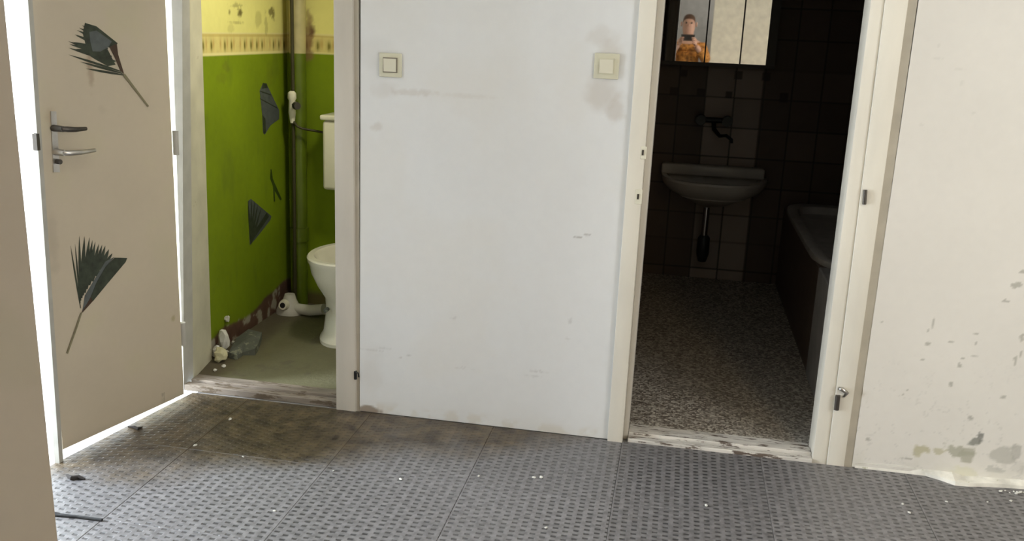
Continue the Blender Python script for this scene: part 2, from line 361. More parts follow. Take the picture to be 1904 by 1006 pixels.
def trim(name, m, fl, fr, y0, y1, z1=2.05, z0=-.01, bev=.003):
    bm = bmesh.new()
    hexa(bm, [(fl(z0), y0, z0), (fr(z0), y0, z0), (fr(z0), y1, z0), (fl(z0), y1, z0), (fl(z1), y0, z1), (fr(z1), y0, z1), (fr(z1), y1, z1), (fl(z1), y1, z1)])
    if bev: bevel(bm, bev, 2)
    o = finish(name, bm, m, smooth='auto'); return tag(o, kind='structure')
t1 = trim('trim_1', 'frame2', wc_r, wc_r2, D-.012, D+.13)
trim('trim_2', 'groove', wc_r2, wc_g, D+.004, D+.05, bev=0)
t3 = trim('trim_3', 'frame', b_o, b_f, D-.018, D+.12)
t4 = trim('trim_4', 'frame2', b_f, b_i, D+.035, D+.12)
t5 = trim('trim_5', 'frame', r_i, r_s, D+.004, D+.12, bev=.003)
t6 = trim('trim_6', 'frame', r_s, r_f, D-.006, D+.11)
trim('trim_7', 'groove', r_f, r_o, D+.004, D+.05, bev=0)
# door-head pieces above the frame of the photograph
struct('trim_8', 'frame2', (-1.72, D-.012, 2.05, wc_r2(2.05), D-.001, 2.10)); struct('trim_9', 'frame', (b_o(2.05), D-.018, 2.05, r_f(2.05), D-.001, 2.10))

# the frame post between street door and toilet doorway, then the deep yellowed reveal
a0, a1 = vline((323, 0), (344, 735), 3.27), wc_l
bm = bmesh.new()
hexa(bm, [(a0(0), 3.262, -.01), (a1(0), 3.30, -.01), (a1(0), 3.34, -.01), (a0(0)-.05, 3.34, -.01), (a0(2.1), 3.262, 2.5), (a1(2.1), 3.30, 2.5), (a1(2.1), 3.34, 2.5), (a0(2.1)-.05, 3.34, 2.5)])
tag(finish('trim_10', bm, 'post'), kind='structure')
rb = vline((375, 0), (394, 673), 3.60)
bm = bmesh.new()
hexa(bm, [(a1(0), 3.301, -.01), (rb(0), 3.60, -.01), (-2.06, 3.60, -.01), (-2.06, 3.341, -.01), (a1(2.1), 3.301, 2.5), (rb(2.1), 3.60, 2.5), (-2.06, 3.60, 2.5), (-2.06, 3.341, 2.5)])
tag(finish('wall_reveal', bm, 'reveal'), kind='structure')

# thresholds
def sill(name, m, quads, z):
    bm = bmesh.new()
    for (x0, x1, y0, y1, zt) in quads: box(bm, x0, y0, -.01, x1, y1, zt)
    bevel(bm, .002, 1)
    return tag(finish(name, bm, m), kind='structure')
sill('trim_11', 'sillw', [(-1.87, wc_r(0)-.002, 3.262, 3.300, .016), (-1.86, wc_r(0)-.002, 3.302, 3.36, .026)], 0)
sill('trim_12', 'sill', [(b_i(0)+.001, r_i(0)-.001, 3.232, 3.268, .012), (b_i(0)+.001, r_i(0)-.001, 3.270, 3.318, .022), (b_i(0)+.001, r_i(0)-.001, 3.320, 3.37, .014)], 0)
# swollen plaster along the foot of the right-hand wall
bm = bmesh.new(); top = []; bot = []; mid = []
prof = [(1589, 862, 866), (1615, 864, 869), (1660, 866, 873), (1690, 868, 876), (1720, 872, 884), (1750, 876, 893), (1776, 880, 902), (1800, 886, 904), (1840, 890, 905), (1880, 893, 907), (1904, 896, 909)]
for i, (px, t_, b_) in enumerate(prof):
    q = at(px, b_, Z=.002); q.y = min(q.y, D-.002); tz = max(.012, at(px, t_, Y=D).z)+.008*random.random()
    mid.append((q.x, q.y+.003, .010+.004*random.random())); bot.append((q.x, q.y, -.002)); top.append((q.x, D-.001, tz))
for x in (1.45, 1.8, 2.2, 2.6): bot.append((x, 3.19, -.002)); mid.append((x, 3.193, .012)); top.append((x, D-.001, .04))
rows = [[bm.verts.new(p) for p in r] for r in (bot, mid, top, [(p[0], D+.02, p[2]) for p in top], [(p[0], D+.02, -.002) for p in bot])]
for i in range(5):
    a, c = rows[i], rows[(i+1) % 5]
    for k in range(len(a)-1): bm.faces.new((a[k], a[k+1], c[k+1], c[k]))
bm.faces.new([r[0] for r in rows]); bm.faces.new([r[-1] for r in rows])
M['skirt'] = mat('swollen_plaster', (.78, .76, .69), .9, var=.25, scale=18, bump=.8, c2=(.50, .49, .36), thr=.62)
tag(finish('baseboard_right', bm, 'skirt'), kind='structure')

# hinges, hook and keeps left on the frames
def onframe(name, m, px0, py0, px1, py1, par, y=D-.006, t=.005):
    p = at(px0, py0, Y=y); q = at(px1, py1, Y=y); bm = bmesh.new()
    box(bm, p.x, y-t, q.z, q.x, y, p.z); bevel(bm, .001, 1); return finish(name, bm, m, par)
def knuckle(par, x0, y0, x1, y1, r, m='darksteel', nm='hinge'):
    a = at(x0, y0, Y=D-.010); c = at(x1, y1, Y=D-.010); bm = bmesh.new(); tube(bm, [a, c], r, 10); return finish(nm, bm, m, par, smooth='auto')
knuckle(t6, 1609, 353, 1607, 380, .0065)
knuckle(t6, 1558, 735, 1555, 762, .009)
bm = bmesh.new(); tube(bm, [at(1559, 722, Y=D-.012), at(1566, 724, Y=D-.018), at(1575, 731, Y=D-.012), at(1569, 738, Y=D-.01)], [.006, .008, .007, .004], 8)
finish('hinge_bracket', bm, 'steel', t6, smooth=True)
knuckle(t1, 661, 690, 661, 705, .006, 'black', 'hook')
bm = bmesh.new(); tube(bm, [at(661, 691, Y=D-.02), at(666, 694, Y=D-.03), at(667, 701, Y=D-.026)], .003, 8); finish('hook', bm, 'black', t1)
for (x0, y0, x1, y1) in ((1192, 272, 1201, 296), (1182, 352, 1193, 380)):
    o = onframe('keep_plate', 'plastic2', x0, y0, x1, y1, t3, D-.018, .002)
    p = at((x0+x1)/2-1, (y0+y1)/2-2, Y=D-.02); bm = bmesh.new(); box(bm, p.x-.003, D-.0225, p.z-.012, p.x+.003, D-.0195, p.z+.006)
    finish('bolt_slot', bm, 'darksteel', t3)
# brown grime where hands pushed the bathroom frame
for (x0, y0, rx, rz) in ((1190, 175, .018, .022), (1203, 118, .02, .035)):
    p = at(x0, y0, Y=D-.0185)
# ================================================================== street door (left)
GAP = .036
A = at(117, 836, Z=GAP); B = at(342, 733, Z=GAP)
A.z = B.z = 0
DU = (B-A).normalized(); DN = DU.cross(ZA)       # DN points towards the hall
if DN.dot(CAM-A) < 0: DN = -DN
def dp(x, y): return atp(x, y, A, DN)
def dxz(x, y): p = dp(x, y); return (p-A).dot(DU), p.z
def door_col(P, S, T):
    s = S; z = T
    n = fbm(s, z, 5, 5, 21); f = fbm(s, z, 60, 3, 22)
    c = np.ones(P.shape)*np.array((.50, .435, .335)); c = c*(.93+.10*n+.035*f)[..., None]
    c = mixc(c, smooth(n, .55, .8)*.3, (.46, .43, .27))
    for i, (px, py, rx, rz, k, cc) in enumerate(((168, 130, .012, .06, .45, (.25, .17, .11)), (165, 115, .02, .02, .3, (.25, .17, .11)), (95, 215, .02, .03, .3, (.3, .2, .13)), (322, 592, .012, .012, .6, (.28, .24, .10)), (100, 460, .02, .1, .25, (.3, .25, .2)), (190, 205, .02, .015, .15, (.3, .25, .2)), (150, 300, .05, .03, .12, (.3, .25, .2)), (300, 480, .05, .1, .12, (.42, .42, .26)))):
        u, v = dxz(px, py); c = mixc(c, blob(s, z, u, v-GAP, rx, rz, 60+i, .6, .6)*k, cc)
    c = mixc(c, smooth(.03-z, 0, .03)*.2, (.3, .25, .18))
    return c
leafw = (B-A).length
door = bpy.data.objects.new('door_1', None); COL.objects.link(door); door.location = A; tag(door, kind='structure'); bpy.context.view_layer.update()
# U x V must point to the hall: check direction
o = panel('door_leaf', A+ZA*GAP if DU.cross(ZA).dot(DN) > 0 else B+ZA*GAP, DU if DU.cross(ZA).dot(DN) > 0 else -DU, ZA, leafw, 2.0, .006, .038, 'leafpaint',
          door_col if DU.cross(ZA).dot(DN) > 0 else (lambda P, S, T: door_col(P, leafw-S, T)), door, None)
# long plate, two levers
def dq(x, y, off): return dp(x, y)+DN*off
bm = bmesh.new(); slab(bm, [dq(93, 207, 0), dq(103, 207, 0), dq(110, 320, 0), dq(98, 320, 0)], DN, .004); finish('handle_plate', bm, 'steel', door)
def lever(x0, y0, x1, y1, mtl):
    bm = bmesh.new()
    tube(bm, [dq(x0, y0, .002), dq(x0, y0, .045)], [.011, .009], 12)
    tube(bm, [dq(x0, y0, .040), dq(x0+6, y0, .050), dq((x0+x1)/2, (y0+y1)/2+1, .050), dq(x1, y1, .046)], [.008, .009, .008, .006], 12)
    finish('handle', bm, mtl, door, smooth='auto')
lever(98, 238, 140, 237, 'darksteel'); lever(101, 282, 157, 277, 'steel')
bm = bmesh.new(); tube(bm, [dq(104, 300, .003), dq(104, 300, .02)], .008, 10); finish('lock_cylinder', bm, 'darksteel', door)
# hinge knuckles in the light gap on the far side
for y0, y1 in ((243, 288), (600, 642)):
    xx = 313+.0385*((y0+y1)/2)+5
    bm = bmesh.new(); tube(bm, [dq(xx-.9, y0, -.004), dq(xx+.9, y1, -.004)], .011, 12); finish('hinge', bm, 'post', door, smooth='auto')
bm = bmesh.new(); q = dp(303, 745); slab(bm, [q+DU*-.012+ZA*.03, q+DU*.012+ZA*.03, q+DU*.010-ZA*.012, q+DU*-.010-ZA*.012], -DN, .03); finish('door_foot', bm, 'darksteel', door)
# slim frame post on the near side of the leaf with its lock keep
npost = vline((46, 0), (104, 815), 2.62)
pA = Vector((0, 0, 0)); yq = A.y-.03
f0 = vline((47, 0), (100, 838), yq); f1 = vline((52, 0), (109, 838), yq)
tp = trim('trim_13', 'post', f0, f1, yq, yq+.02, 2.05, -.02, 0)
bm = bmesh.new(); p = at(68, 262, Y=yq-.004); box(bm, p.x-.006, yq-.014, p.z-.028, p.x+.008, yq, p.z+.022); finish('lock_keep', bm, 'darksteel', tp)

# leaf-print stickers ---------------------------------------------------------
def stk(name, label, pl, nrm, parts, stem=None, group=None):
    """parts: list of (material, list of px polygons); pl maps pixel to plane"""
    first = pl(*parts[0][1][0][0])
    root = empty(name, first, label, 'sticker', group)
    h_ = .0006
    for nm, mt, polys, k in parts2(parts):
        bm = bmesh.new()
        for i, pg in enumerate(polys):
            pts = [pl(*q)+nrm*(h_*(k+1)+.00002*i) for q in pg]
            slab(bm, pts, nrm, .0004)
        finish(nm, bm, mt, root)
    return root
def parts2(parts):
    for k, pr in enumerate(parts): yield pr[2], pr[0], pr[1], k
def blade(b_, t_, w, curve=0):
    b_ = np.array(b_, float); t_ = np.array(t_, float); d = t_-b_; n = np.array([-d[1], d[0]])/np.linalg.norm(d)
    L_ = []; R_ = []
    for s, ww in ((0, .45), (.3, .95), (.6, 1), (.82, .6)):
        c = b_+d*s+n*curve*math.sin(s*math.pi); L_.append(tuple(c+n*w*ww/2)); R_.append(tuple(c-n*w*ww/2))
    return L_+[tuple(t_)]+R_[::-1]
S1 = lambda x, y: (100+x/5.59, 30+y/5.59)
bl = []
Bs = [(725, 612), (712, 595), (700, 575), (640, 470), (600, 420), (580, 400), (560, 380), (550, 360), (560, 340), (580, 320), (600, 310), (610, 300), (630, 290), (640, 285)]
Ts = [(330, 545), (268, 473), (150, 400), (150, 330), (150, 262), (158, 292), (185, 345), (200, 270), (215, 190), (232, 205), (240, 145), (262, 120), (290, 95), (322, 68)]
for bb, tt in zip(Bs, Ts): bl.append(blade(S1(*bb), S1(*tt), 4.2 if tt[1] > 350 else 6.2))
bl.append([S1(*q) for q in ((330, 385), (350, 250), (560, 350), (600, 430), (640, 505), (560, 520), (430, 450))])
bl.append([S1(*q) for q in ((322, 70), (440, 105), (660, 280), (640, 330), (330, 300), (300, 180))])
stk('leaf_sticker', 'upper palm leaf sticker on the beige street door, stalk pointing down right', dp, DN,
    [('leafg', bl, 'leaflets'), ('leafs', [[S1(*q) for q in ((365, 165), (440, 150), (600, 262), (560, 325), (480, 368), (400, 365), (375, 260))]], 'leaf_web'),
     ('leafb', [[S1(*q) for q in ((575, 320), (650, 285), (665, 400), (728, 605), (685, 560), (630, 430))]], 'leaf_rib'),
     ('leafst', [[S1(*q) for q in ((718, 600), (735, 600), (985, 935), (970, 942), (720, 625))]], 'stalk')])
S2 = lambda x, y: (100+x/4.19, 430+y/4.19)
bl = []
Ts = [(130, 115), (165, 100), (197, 38), (238, 40), (277, 48), (300, 70), (322, 82), (350, 98), (375, 105), (400, 112), (428, 140), (455, 172)]
Bs = [(208, 600), (205, 560), (208, 540), (215, 520), (225, 500), (240, 480), (255, 450), (275, 420), (300, 390), (330, 350), (360, 300), (395, 260)]
for bb, tt in zip(Bs, Ts): bl.append(blade(S2(*bb), S2(*tt), 7.4 if 230 < tt[0] < 430 else (5 if tt[0] > 180 else 3))); 
stk('leaf_sticker', 'lower palm leaf sticker on the beige street door, fan pointing up', dp, DN,
    [('leafg', bl, 'leaflets'), ('leafs', [[S2(*q) for q in ((225, 600), (240, 500), (330, 350), (400, 235), (470, 200), (405, 275), (335, 400), (290, 505), (218, 630))]], 'leaf_web'),
     ('leafb', [[S2(*q) for q in ((212, 635), (222, 632), (300, 545), (330, 500), (310, 490), (290, 505))]], 'leaf_rib'),
     ('leafg', [[S2(*q) for q in ((568, 208), (555, 240), (420, 400), (300, 545), (285, 510), (330, 400), (400, 275), (470, 205))]], 'folded_leaf'),
     ('leafst', [[S2(*q) for q in ((205, 632), (217, 632), (175, 760), (105, 955), (93, 950), (150, 790))]], 'stalk')])

# ================================================================== toilet room
GX = -1.955; WB = 4.53; BZ = at(460, 101, X=GX).z
GREEN = np.array((.175, .25, .002)); YEL = np.array((.74, .70, .24))
def green_common(c, h_, z, s0):
    """h_: running length along wall, z height"""
    n = fbm(h_, z, 5, 5, s0); f = fbm(h_, z, 45, 3, s0+1)
    c = np.where((z > BZ+.045)[..., None], YEL*(.9+.14*n+.05*f)[..., None], c)
    g = GREEN*(.80+.3*n+.1*f)[..., None]
    c = np.where((z <= BZ)[..., None], g, c)
    band = (z > BZ) & (z <= BZ+.095)
    base = np.ones(c.shape)*np.array((.64, .55, .20)); base = base*(.9+.2*f)[..., None]
    zz = (z-BZ)/.095
    per = .062; k = np.floor(h_/per); ph = h_/per-k; rnd = vnoise(k*1.7, k*0+3.3)
    mot = np.exp(-((ph-.35-.25*rnd)/.13)**2-((zz-.42)/.22)**2)
    base = mixc(base, np.clip(mot*1.3*(rnd > .25), 0, 1), (.16, .14, .02))
    mot2 = np.exp(-((ph-.85)/.12)**2-((zz-.5)/.25)**2); base = mixc(base, np.clip(mot2*.7, 0, 1), (.42, .24, .06))
    base = mixc(base, ((zz < .13) | (zz > .93)).astype(float)*.9, (.72, .66, .30))
    base = mixc(base, ((zz > .84) & (zz < .93)).astype(float)*.5, (.45, .33, .08))
    return np.where(band[..., None], base, c)
def wc_left(P, S, T):
    y = P[..., 1]; z = P[..., 2]; c = green_common(np.zeros(P.shape), y, z, 41)
    for i, (px, py, ry, rz, k) in enumerate(((446, 24, .02, .022, .9), (427, 22, .012, .012, .7), (503, 22, .03, .02, .75), (508, 28, .015, .03, .7), (440, 10, .05, .01, .45), (440, 42, .06, .006, .35), (495, 45, .02, .05, .3), (480, 35, .03, .03, .25), (430, 55, .03, .02, .18), (419, 125, .035, .02, .25), (415, 145, .05, .02, .18), (500, 150, .04, .06, .15))):
        p = at(px, py, X=GX); c = mixc(c, blob(y, z, p.y, p.z, ry, rz, 70+i, .5, .9)*k, (.10, .075, .015))
    c = mixc(c, smooth(fbm(y, z*.3, 14, 4, 88), .6, .8)*.3*(z < BZ), (.10, .14, .01))
    # bare, damp base: paint ends along a ragged line above the floor
    e = .055+.05*fbm(y, y*0, 9, 4, 90)+.05*smooth(y, 3.9, 4.5)
    bare = smooth(e-z, -.01, .01); n = fbm(y, z, 18, 5, 91)
    cc = np.array((.13, .07, .05))*(.5+1.0*n)[..., None]; cc = mixc(cc, smooth(n, .58, .66)*.8, (.42, .40, .32))
    return c*(1-bare[..., None])+cc*bare[..., None]
panel('wall_toilet_left', (GX, 3.601, -.01), YA, ZA, WB-3.601, 2.51, .006, .1, 'plaster', wc_left)
def wc_back(P, S, T):
    x = P[..., 0]; z = P[..., 2]; c = green_common(np.zeros(P.shape), x+.4, z, 51)
    p = at(584, 68, Y=WB); c = mixc(c, blob(x, z, p.x-.03, p.z-.01, .03, .12, 99, .4, .8)*.75, (.22, .12, .05))
    p = at(580, 58, Y=WB); c = mixc(c, blob(x, z, p.x, p.z, .02, .03, 98, .4, .8)*.8, (.12, .06, .03))
    return mixc(c, smooth(.10-z, 0, .06)*.8, (.10, .06, .04))
panel('wall_toilet_back', (GX, WB, -.01), XA, ZA, .99, 2.51, .008, .1, 'plaster', wc_back)
struct('wall_toilet_right', 'cream', (-.965, D+.111, -.01, -.90, WB+.1, 2.5))
def wc_floor(P, S, T):
    x = P[..., 0]; y = P[..., 1]; n = fbm(x, y, 6, 5, 61); f = fbm(x, y, 60, 3, 62)
    c = np.ones(P.shape)*np.array((.175, .165, .095))*(.78+.30*n+.10*f)[..., None]
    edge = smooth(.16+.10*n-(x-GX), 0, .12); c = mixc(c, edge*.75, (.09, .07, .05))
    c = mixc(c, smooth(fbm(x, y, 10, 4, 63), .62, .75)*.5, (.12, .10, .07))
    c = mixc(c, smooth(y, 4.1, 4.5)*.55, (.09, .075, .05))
    return c
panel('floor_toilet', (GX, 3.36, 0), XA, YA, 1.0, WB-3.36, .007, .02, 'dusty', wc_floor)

# toilet ---------------------------------------------------------------
TX, TY = -1.475, 4.12
toilet = empty('toilet', (TX, TY, 0), 'white ceramic toilet without a seat behind the left doorway', 'toilet')
bm = bmesh.new()
loft(bm, [(TX, TY-.03, 0, .125, .20), (TX, TY-.03, .015, .125, .20), (TX, TY-.02, .04, .112, .18), (TX, TY, .14, .108, .165), (TX, TY, .20, .112, .17), (TX, TY-.01, .26, .145, .20), (TX, TY-.01, .32, .172, .228), (TX, TY-.01, .365, .182, .238),
          (TX, TY-.01, .378, .190, .246), (TX, TY-.01, .395, .192, .248), (TX, TY-.01, .402, .186, .242), (TX, TY-.01, .402, .160, .214), (TX, TY-.01, .392, .150, .204),
          (TX, TY, .34, .140, .18), (TX, TY+.02, .27, .09, .12), (TX, TY+.03, .22, .05, .06)], 48)
finish('bowl', bm, 'ceramic', toilet, smooth='auto')
bm = bmesh.new(); loft(bm, [(TX, TY+.01, .262, .085, .12), (TX, TY+.01, .264, .085, .12)], 32); M['water'] = mat('toilet_water', (.10, .09, .05), .08, bump=0); finish('water', bm, 'water', toilet)
bm = bmesh.new(); box(bm, TX-.235, 4.36, .645, TX+.235, 4.515, .985); bevel(bm, .018, 3); cis = finish('cistern', bm, 'ceramic', toilet, smooth='auto')
bm = bmesh.new(); box(bm, TX-.243, 4.35, .987, TX+.243, 4.52, 1.012); bevel(bm, .008, 3); finish('cistern_lid', bm, 'ceramic', cis, smooth='auto')
bm = bmesh.new(); tube(bm, [(TX, 4.44, .66), (TX, 4.44, .45), (TX, 4.42, .39), (TX, 4.36, .36), (TX, 4.28, .35)], .022, 14); finish('flush_pipe', bm, 'ceramic', toilet, smooth='auto')
bm = bmesh.new(); p = Vector((TX-.055, TY-.195, .165)); tube(bm, [p+Vector((0, .03, 0)), p+Vector((0, .004, 0))], .010, 12); finish('fixing_cap', bm, 'rubble', toilet)
# soil outlet lying behind the pedestal
ox, oy = at(562, 562, Z=.05).x, 4.40
so = empty('outlet_pipe', (ox, oy, 0), 'white plastic pipe end with a dark hole on the floor behind the toilet', 'pipe')
q = at(562, 566, Z=.0); q.y = min(q.y, 4.33)
bm = bmesh.new(); loft(bm, [(q.x, q.y, 0, .068, .050), (q.x, q.y, .02, .066, .048), (q.x, q.y+.005, .05, .050, .040), (q.x, q.y+.01, .075, .034, .030), (q.x, q.y+.012, .10, .026, .024)], 28)
finish('collar', bm, 'ceramic2', so, smooth='auto')
bm = bmesh.new(); tube(bm, [(q.x-.012, q.y-.030, .052), (q.x-.013, q.y-.050, .056)], [.030, .022], 20); finish('pipe_end', bm, 'ceramic', so, smooth='auto')
bm = bmesh.new(); tube(bm, [(q.x-.012, q.y-.040, .054), (q.x-.013, q.y-.0515, .056)], [.014, .014], 18); finish('hole', bm, 'black', so)
bm = bmesh.new(); tube(bm, [(q.x+.03, q.y, .03), (q.x+.12, q.y-.01, .03), (q.x+.20, q.y-.03, .05)], .028, 16); finish('pipe', bm, 'ceramic2', so, smooth='auto')
# painted drain pipe in the corner
def pipemat():
    m, nt, b = newmat('two_tone_pipe'); L = nt.links.new; g = N(nt, 'ShaderNodeNewGeometry'); s = N(nt, 'ShaderNodeSeparateXYZ'); L(g.outputs['Position'], s.inputs[0])
    st = N(nt, 'ShaderNodeMath', operation='GREATER_THAN'); L(s.outputs[2], st.inputs[0]); st.inputs[1].default_value = BZ+.002
    x = N(nt, 'ShaderNodeMix', data_type='RGBA'); L(st.outputs[0], x.inputs[0]); x.inputs[6].default_value = (.14, .20, .012, 1); x.inputs[7].default_value = (.62, .55, .27, 1)
    nz = N(nt, 'ShaderNodeTexNoise'); nz.inputs['Scale'].default_value = 12; L(g.outputs['Position'], nz.inputs['Vector'])
    y = N(nt, 'ShaderNodeMix', data_type='RGBA', blend_type='MULTIPLY'); y.inputs[0].default_value = .6; L(x.outputs[2], y.inputs[6]); L(nz.outputs[0], y.inputs[7])
    L(y.outputs[2], b.inputs['Base Color']); b.inputs['Roughness'].default_value = .35; return m
M['pipe'] = pipemat()
dpipe = empty('drain_pipe', (-1.882, 4.478, 0), 'thick vertical drain pipe painted yellow above and green below', 'pipe')
bm = bmesh.new(); tube(bm, [(-1.882, 4.478, 0), (-1.872, 4.478, 2.49)], .040, 24); finish('pipe', bm, 'pipe', dpipe, smooth='auto')
bm = bmesh.new(); tube(bm, [(-1.882, 4.478, .35), (-1.882, 4.478, .42)], .047, 24); finish('pipe_collar', bm, 'pipe', dpipe, smooth='auto')
# thin rusty water pipe, stop valve and branch to the cistern
vp = at(545, 190, Y=4.415)
M['rust'] = mat('dark_rusty_pipe', (.045, .04, .015), .6, scale=30)
wp = empty('water_pipe', (vp.x, vp.y, 0), 'thin dark water pipe with a white and chrome stop valve beside the drain pipe', 'pipe')
pl_ = lambda px, py: at(px, py, X=-1.925)
bm = bmesh.new(); tube(bm, [(vp.x-.005, vp.y, .001), (vp.x, vp.y, 1.0), (vp.x+.002, vp.y, 2.49)], .009, 12); finish('riser', bm, 'rust', wp, smooth='auto')
bm = bmesh.new(); v2 = Vector((vp.x, vp.y-.012, vp.z)); tube(bm, [v2+ZA*.055, v2+ZA*.045, v2+ZA*.02, v2+ZA*.01, v2-ZA*.05, v2-ZA*.10], [.010, .020, .022, .016, .018, .011], 16); finish('valve_body', bm, 'plastic2', wp, smooth='auto')
bm = bmesh.new(); tube(bm, [v2+Vector((.01, -.01, -.01)), v2+Vector((.035, -.035, -.012))], .008, 12); tube(bm, [v2+Vector((.033, -.033, -.012)), v2+Vector((.048, -.048, -.012))], [.020, .017], 14); finish('valve_handle', bm, 'darksteel', wp, smooth='auto')
bm = bmesh.new(); tube(bm, [v2-ZA*.085, v2+Vector((.03, -.01, -.115)), (-1.83, 4.405, v2.z-.125), (TX-.255, 4.43, v2.z-.14), (TX-.237, 4.43, v2.z-.14)], .006, 10); finish('branch_pipe', bm, 'rust', wp, smooth='auto')

# stickers on the green wall
gp = lambda x, y: at(x, y, X=GX); S5 = lambda x, y: (440+x/2.87, 130+y/2.87)
stk('leaf_sticker', 'grey drooping leaf sticker high on the green wall left of the valve', gp, XA,
    [('leafs', [[S5(*q) for q in ((140, 72), (158, 72), (195, 150), (226, 215), (226, 262), (180, 296), (150, 345), (140, 335), (136, 240), (122, 110))]], 'leaf_web'),
     ('leafg', [[S5(*q) for q in ((138, 70), (160, 72), (165, 95), (135, 100))], [S5(*q) for q in ((122, 150), (215, 200), (217, 206), (124, 156))], [S5(*q) for q in ((136, 240), (152, 260), (155, 335), (142, 340))], [S5(*q) for q in ((124, 110), (180, 130), (182, 136), (124, 116))]], 'leaflets')])
bl = [blade(S5(75, 930), S5(*t_), 3.2) for t_ in ((60, 700), (78, 690), (95, 700), (112, 715), (130, 735))]
stk('leaf_sticker', 'dark triangular leaf sticker low on the green wall', gp, XA,
    [('leafs', [[S5(*q) for q in ((60, 700), (75, 688), (185, 780), (180, 800), (110, 890), (70, 935), (66, 860))]], 'leaf_web'),
     ('leafg', bl+[[S5(*q) for q in ((158, 762), (172, 782), (80, 915), (100, 850))]], 'leaflets')])
stk('leaf_sticker', 'faint thin green leaf sticker between the grey and dark ones', gp, XA,
    [('greenink', [[S5(*q) for q in ((180, 530), (186, 530), (192, 580), (240, 690), (232, 696), (205, 650), (178, 580))], [S5(*q) for q in ((192, 585), (200, 600), (205, 700), (198, 705))]], 'leaflets')])

# rubble under the green wall ------------------------------------------------
def chunk(name, label, cat, loc, s, m, group=None, seed=0, flat=1):
    bm = bmesh.new(); bmesh.ops.create_icosphere(bm, subdivisions=2, radius=1); r = random.Random(seed)
    for v in bm.verts: v.co *= r.uniform(.68, 1.1)
    R_ = Euler((0, 0, r.uniform(0, 3))).to_matrix()
    for v in bm.verts:
        v.co = R_ @ Vector((v.co.x*s[0], v.co.y*s[1], v.co.z*s[2]))
    mz = min(v.co.z for v in bm.verts)
    for v in bm.verts: v.co += Vector((loc[0], loc[1], loc[2]-mz))
    o = finish(name, bm, m); return tag(o, label, cat, group)
p = at(402, 672, Z=.0); chunk('plaster_chunk', 'largest yellowish plaster lump at the foot of the left doorway reveal', 'plaster', (p.x+.02, p.y, 0), (.032, .03, .035), 'rubbish', seed=1)
p = at(408, 615, Z=.04); chunk('plaster_chunk', 'pale plaster lump leaning against the foot of the green wall', 'plaster', (-1.915, 3.69, 0), (.026, .03, .055), 'crumb', seed=2)
p = at(425, 648, Z=.0); G_ = 'small plaster crumbs under the green wall'
for i, (px, py, s) in enumerate(((418, 658, .012), (428, 664, .010), (396, 690, .009), (412, 683, .010), (430, 640, .012), (440, 632, .010))):
    p = at(px, py, Z=0); p.x = max(p.x, -1.935)
    chunk('plaster_crumb', 'small pale plaster crumb on the floor under the green wall', 'plaster', (p.x+.01, p.y, 0), (s, s, s*.8), 'crumb', G_, 10+i)
for i, (px, py, sx, sz) in enumerate(((398, 632, .022, .03), (402, 650, .02, .022), (414, 634, .018, .02), (393, 612, .012, .03))):
    p = at(px, py, X=-1.92); chunk('plaster_crumb', ('ragged', 'rounded', 'greyish', 'narrow')[i]+' white plaster piece in the heap at the foot of the left doorway reveal', 'plaster', (-1.915, max(3.625, min(p.y, 3.8)), .0), (sx, sx, sz), 'crumb' if i != 2 else 'rubble', seed=40+i)
p = at(428, 592, X=-1.93); chunk('plaster_flake', 'small white plaster flake stuck at the bottom of the green paint', 'plaster', (-1.945, p.y, p.z-.02), (.012, .014, .02), 'crumb', seed=31)
bm = bmesh.new(); r = random.Random(5); pts = [(425, 655), (440, 628), (462, 612), (487, 618), (480, 640), (474, 648), (452, 655), (440, 660)]
vs = [at(px, py, Z=.015+r.uniform(0, .02)) for px, py in pts]; c_ = sum(vs, Vector())/len(vs)+ZA*.02
vt = [bm.verts.new(v) for v in vs]; vc = bm.verts.new(c_); vb = [bm.verts.new(v-ZA*(v.z-.001)) for v in vs]; vbc = bm.verts.new(c_-ZA*(c_.z-.001))
for i in range(len(vt)):
    j = (i+1) % len(vt); bm.faces.new((vt[i], vt[j], vc)); bm.faces.new((vb[j], vb[i], vbc)); bm.faces.new((vt[j], vt[i], vb[i], vb[j]))
tag(finish('torn_lino', bm, 'rubble'), 'crumpled dark grey scrap of floor covering by the green wall', 'scrap')

# ================================================================== bathroom
BY = 5.81; TS = .165; TH_ = .175
def tilecol(h_, z, c0, s0, seams=(.0, .0)):
    u = (h_-seams[0])/TS; v = (z-seams[1])/TH_; fu = u-np.floor(u); fv = v-np.floor(v)
    rnd = vnoise(np.floor(u)*1.31, np.floor(v)*2.17+s0)
    c = c0*(.82+.36*rnd)[..., None]
    g = np.minimum(np.minimum(fu, 1-fu)*TS, np.minimum(fv, 1-fv)*TH_)
    return mixc(c, 1-smooth(g, .002, .005), (.035, .028, .022)), u, v, fu, fv
def bath_back(P, S, T):
    x = P[..., 0]; z = P[..., 2]
    pan = ((x > .135) & (x < .46)).astype(float)
    c0 = mixc(np.ones(P.shape)*np.array((.12, .085, .065)), pan, (.38, .32, .27))
    c, u, v, fu, fv = tilecol(x, z, c0, 4, (.135, 1.11-7*TH_))
    for px, py, w in ((1272, 136, .02), (1373, 140, .022), (1425, 142, .026), (1253, 170, .025), (1303, 172, .025), (1355, 177, .022), (1457, 182, .026)):
        p = at(px, py, Y=BY); c = mixc(c, ((np.abs(x-p.x) < w) & (np.abs(z-p.z) < w)).astype(float)*.85, (.04, .025, .02))
    return c
panel('wall_bathroom_back', (-.78, BY, -.01), XA, ZA, 2.2, 2.51, .008, .1, 'tilepaint', bath_back)
def bath_side(P, S, T): return tilecol(P[..., 1], P[..., 2], np.ones(P.shape)*np.array((.12, .085, .065)), 9, (0, 1.11-7*TH_))[0]
